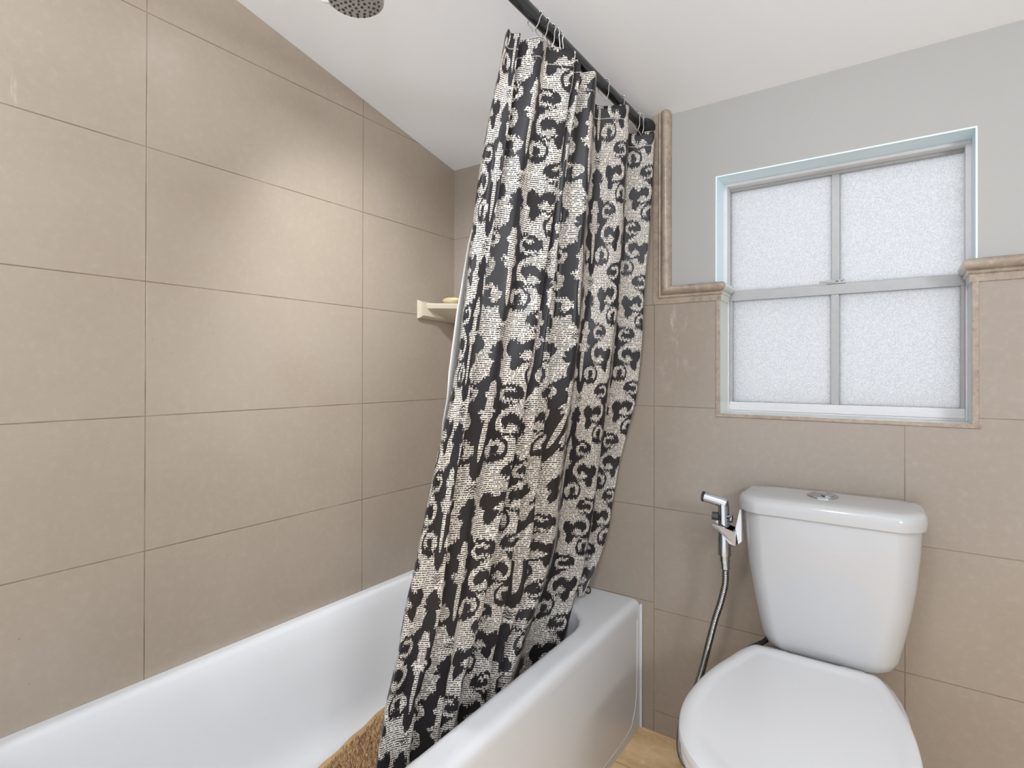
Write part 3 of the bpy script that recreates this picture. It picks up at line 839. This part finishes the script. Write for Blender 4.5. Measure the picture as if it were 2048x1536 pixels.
spr = thing('bidet_sprayer', 'chrome hand sprayer clipped beside the toilet tank', 'sprayer', (1.035, SY, .68))
top = Vector((1.0285, SY, .7480)); low = Vector((1.0330, SY, .6150)); noz = Vector((.9800, SY, .7570))
bm = bmesh.new()
tube(bm, [Vector((1.0375, SY, .745)), Vector((1.0300, SY, .7478)), noz + Vector((.004, 0, 0))], .0118, 22, rs=[.0122, .0128, .0132])
child('nozzle_tube', bm, M['chrome'], spr)
bm = bmesh.new(); lathe(bm, [(.0118, 0), (.0134, .001), (.0134, .0065), (.0122, .0075), (0, .007)], noz + Vector((.0045, 0, 0)), (-1, 0, .06), 24)
child('spray_face', bm, M['blackrubber'], spr)
bm = bmesh.new(); tube(bm, [Vector((1.0300, SY, .7530)), Vector((1.0306, SY, .7400)), Vector((1.0314, SY, .70)), Vector((1.0326, SY, .655)), low], .013, 24, rs=[.0115, .0136, .0138, .0156, .0160])
hd = child('handle', bm, M['chrome'], spr)
bm = bmesh.new(); tube(bm, [Vector((1.0040, SY-.004, .7120)), Vector((1.0200, SY-.003, .7115))], .0105, 18); child('trigger', bm, M['nozzle'], spr, label='dark trigger knob')
bm = bmesh.new(); tube(bm, [Vector((1.0390, SY-.003, .7115)), Vector((1.0490, SY-.003, .7110)), Vector((1.0530, SY-.003, .7108))], .0105, 18, rs=[.006, .0105, .0105]); child('trigger_end', bm, M['chrome'], spr)
bm = bmesh.new()
tube(bm, [low + Vector((.0003, 0, .001)), Vector((1.0340, SY, .6000))], .0122, 20)
tube(bm, [Vector((1.0340, SY, .6000)), Vector((1.0345, SY, .5975))], .0128, 20)
tube(bm, [Vector((1.0345, SY, .5975)), Vector((1.0355, SY, .5800))], .0110, 20)
child('connector', bm, M['chrome'], spr)
def hose(name, pts, r, par, mat, label=None):
    bm = bmesh.new(); P = spline(pts, 30)
    # even spacing, then ribs
    Q = [P[0]]; acc = 0.
    step = .0011
    for a, b in zip(P[:-1], P[1:]):
        L = (b-a).length
        while acc + L >= step:
            f = (step-acc)/L; a = a.lerp(b, f); Q.append(a.copy()); L = (b-a).length; acc = 0.
        acc += L
    tube(bm, Q, r, 12, rs=[r*(1. if i % 4 < 2 else .78) for i in range(len(Q))])
    return child(name, bm, mat, par, True, 60, label)
hose('hose', [(1.0357, SY, .582), (1.0345, SY, .540), (1.0230, SY, .488), (1.0095, SY, .442), (.9930, SY, .372), (.9770, SY, .303), (.9585, SY-.004, .240), (.9380, SY-.008, .190), (.9240, SY-.008, .138), (.9205, SY-.006, .080), (.9330, SY, .040), (.965, SY+.02, .014), (1.02, SY+.05, .012), (1.04, SY+.060, .03), (1.062, SY+.064, .07), (1.064, SY+.064, .10)], .0086, spr, M['steel'], 'ribbed steel hose')

sup = thing('supply_hose', 'black braided supply hose arching up behind the toilet seat', 'hose', (1.09, -.07, .1))
hose('braid', [(1.085, -.075, .125), (1.066, -.075, .22), (1.060, -.085, .30), (1.066, -.095, .347), (1.085, -.10, .374), (1.105, -.095, .388), (1.125, -.09, .405), (1.135, -.085, .432)], .0068, sup, M['blackrubber'])
bm = bmesh.new(); lathe(bm, [(.016, 0), (.016, .012), (.011, .014), (.011, .035), (0, .036)], (1.085, -.0755, .095), (0, 0, 1), 20)
tube(bm, [(1.085, -.0755, .105), (1.085, -.001, .105)], .009, 14)
child('valve', bm, M['chrome'], sup)

# ------------------------------------------------------------------ lamps (above and behind the view)
LX, LY_ = .44, -.86
lampc = thing('fill_downlight', 'added round fill downlight in the ceiling over the tub', 'lamp', (LX, LY_, ceil_z(LY_)))  # unseen lamp added to lift the dark tiled corner
nrm = Vector((0, -math.sin(math.atan(CS)), -math.cos(math.atan(CS)))); cc = Vector((LX, LY_, ceil_z(LY_)))
bm = bmesh.new(); lathe(bm, [(.085, .0005), (.098, .001), (.098, .004), (.085, .007), (.080, .004)], cc, nrm, 40); child('fill_trim_ring', bm, M['white'], lampc)
bm = bmesh.new(); lathe(bm, [(.080, .002), (.080, .004), (.06, .0055), (0, .006)], cc, nrm, 40); child('lens', bm, M['fill_dome'], lampc)
sp = bpy.data.lights.new('corner_fill_beam', 'SPOT'); sp.energy = 60; sp.spot_size = math.radians(88); sp.spot_blend = 1.; sp.shadow_soft_size = .06; sp.color = (.93, .98, 1.05)
so = bpy.data.objects.new('corner_fill_beam', sp); link(so, lampc); so.location = nrm*.012
so.rotation_euler = (Vector((.08, -.04, .62)) - cc).to_track_quat('-Z', 'Y').to_euler()
gl_ = thing('fill_pendant', 'added frosted globe fill lamp on a short stem above the middle of the room', 'lamp', (1.22, -1.62, ceil_z(-1.62)))  # unseen globe added to brighten the ceiling and upward faces
zc = ceil_z(-1.62)
bm = bmesh.new(); lathe(bm, [(.06, 0), (.058, .012), (.012, .02), (.012, .09), (.03, .095), (.03, .12)], (1.22, -1.62, zc-.016), (0, 0, -1), 30); child('fill_stem', bm, M['chrome'], gl_)
bm = bmesh.new(); bmesh.ops.create_uvsphere(bm, u_segments=32, v_segments=20, radius=.10)
bmesh.ops.translate(bm, verts=bm.verts[:], vec=(1.22, -1.62, zc-.21)); child('fill_globe', bm, M['bulb'], gl_)

van = thing('vanity_light', 'wall lamp with three frosted globes on the wall facing the tub', 'lamp', (XR, -1.90, 1.55))
bm = bmesh.new(); box(bm, XR-.025, XR-.0005, -2.23, -1.57, 1.51, 1.59, bev=.004); child('backplate', bm, M['chrome'], van)
for k in range(3):
    yb_ = -2.12+.22*k
    bm = bmesh.new(); bmesh.ops.create_uvsphere(bm, u_segments=24, v_segments=16, radius=.065)
    bmesh.ops.translate(bm, verts=bm.verts[:], vec=(XR-.10, yb_, 1.55)); child('bulb', bm, M['vbulb'], van)
    bm = bmesh.new(); tube(bm, [(XR-.025, yb_, 1.55), (XR-.045, yb_, 1.55)], .02, 16); child('socket', bm, M['chrome'], van)

# daylight outside the window
w = bpy.data.worlds.new('daylight'); SC.world = w; w.use_nodes = True
bg = w.node_tree.nodes['Background']; bg.inputs[0].default_value = (.90, .97, 1.07, 1); bg.inputs[1].default_value = .95

# ------------------------------------------------------------------ camera
F, CY, YAW, PITCH, ROLL, CX_, CY_, CZ_ = 1101.7479, 739.7422, -.60753, .00357, .00216, 1.39171, -1.61033, 1.0820
d = Vector((math.sin(YAW)*math.cos(PITCH), math.cos(YAW)*math.cos(PITCH), math.sin(PITCH)))
rt = Vector((math.cos(YAW), -math.sin(YAW), 0)); upv = rt.cross(d)
r2 = rt*math.cos(ROLL) + upv*math.sin(ROLL); u2 = -rt*math.sin(ROLL) + upv*math.cos(ROLL)
cam = bpy.data.cameras.new('camera'); co_ = bpy.data.objects.new('camera', cam); COL.objects.link(co_)
co_.matrix_world = Matrix(((r2.x, u2.x, -d.x, CX_), (r2.y, u2.y, -d.y, CY_), (r2.z, u2.z, -d.z, CZ_), (0, 0, 0, 1)))
cam.sensor_fit = 'HORIZONTAL'; cam.sensor_width = 36; cam.lens = F/2048*36; cam.shift_y = (CY-768)/2048; cam.clip_start = .02
SC.camera = co_
SC.view_settings.view_transform = 'Standard'; SC.view_settings.look = 'None'; SC.view_settings.exposure = .52; SC.view_settings.gamma = 1
SC.cycles.max_bounces = 10; SC.cycles.diffuse_bounces = 6; SC.cycles.glossy_bounces = 4; SC.cycles.use_denoising = True
SC.cycles.sample_clamp_indirect = 8
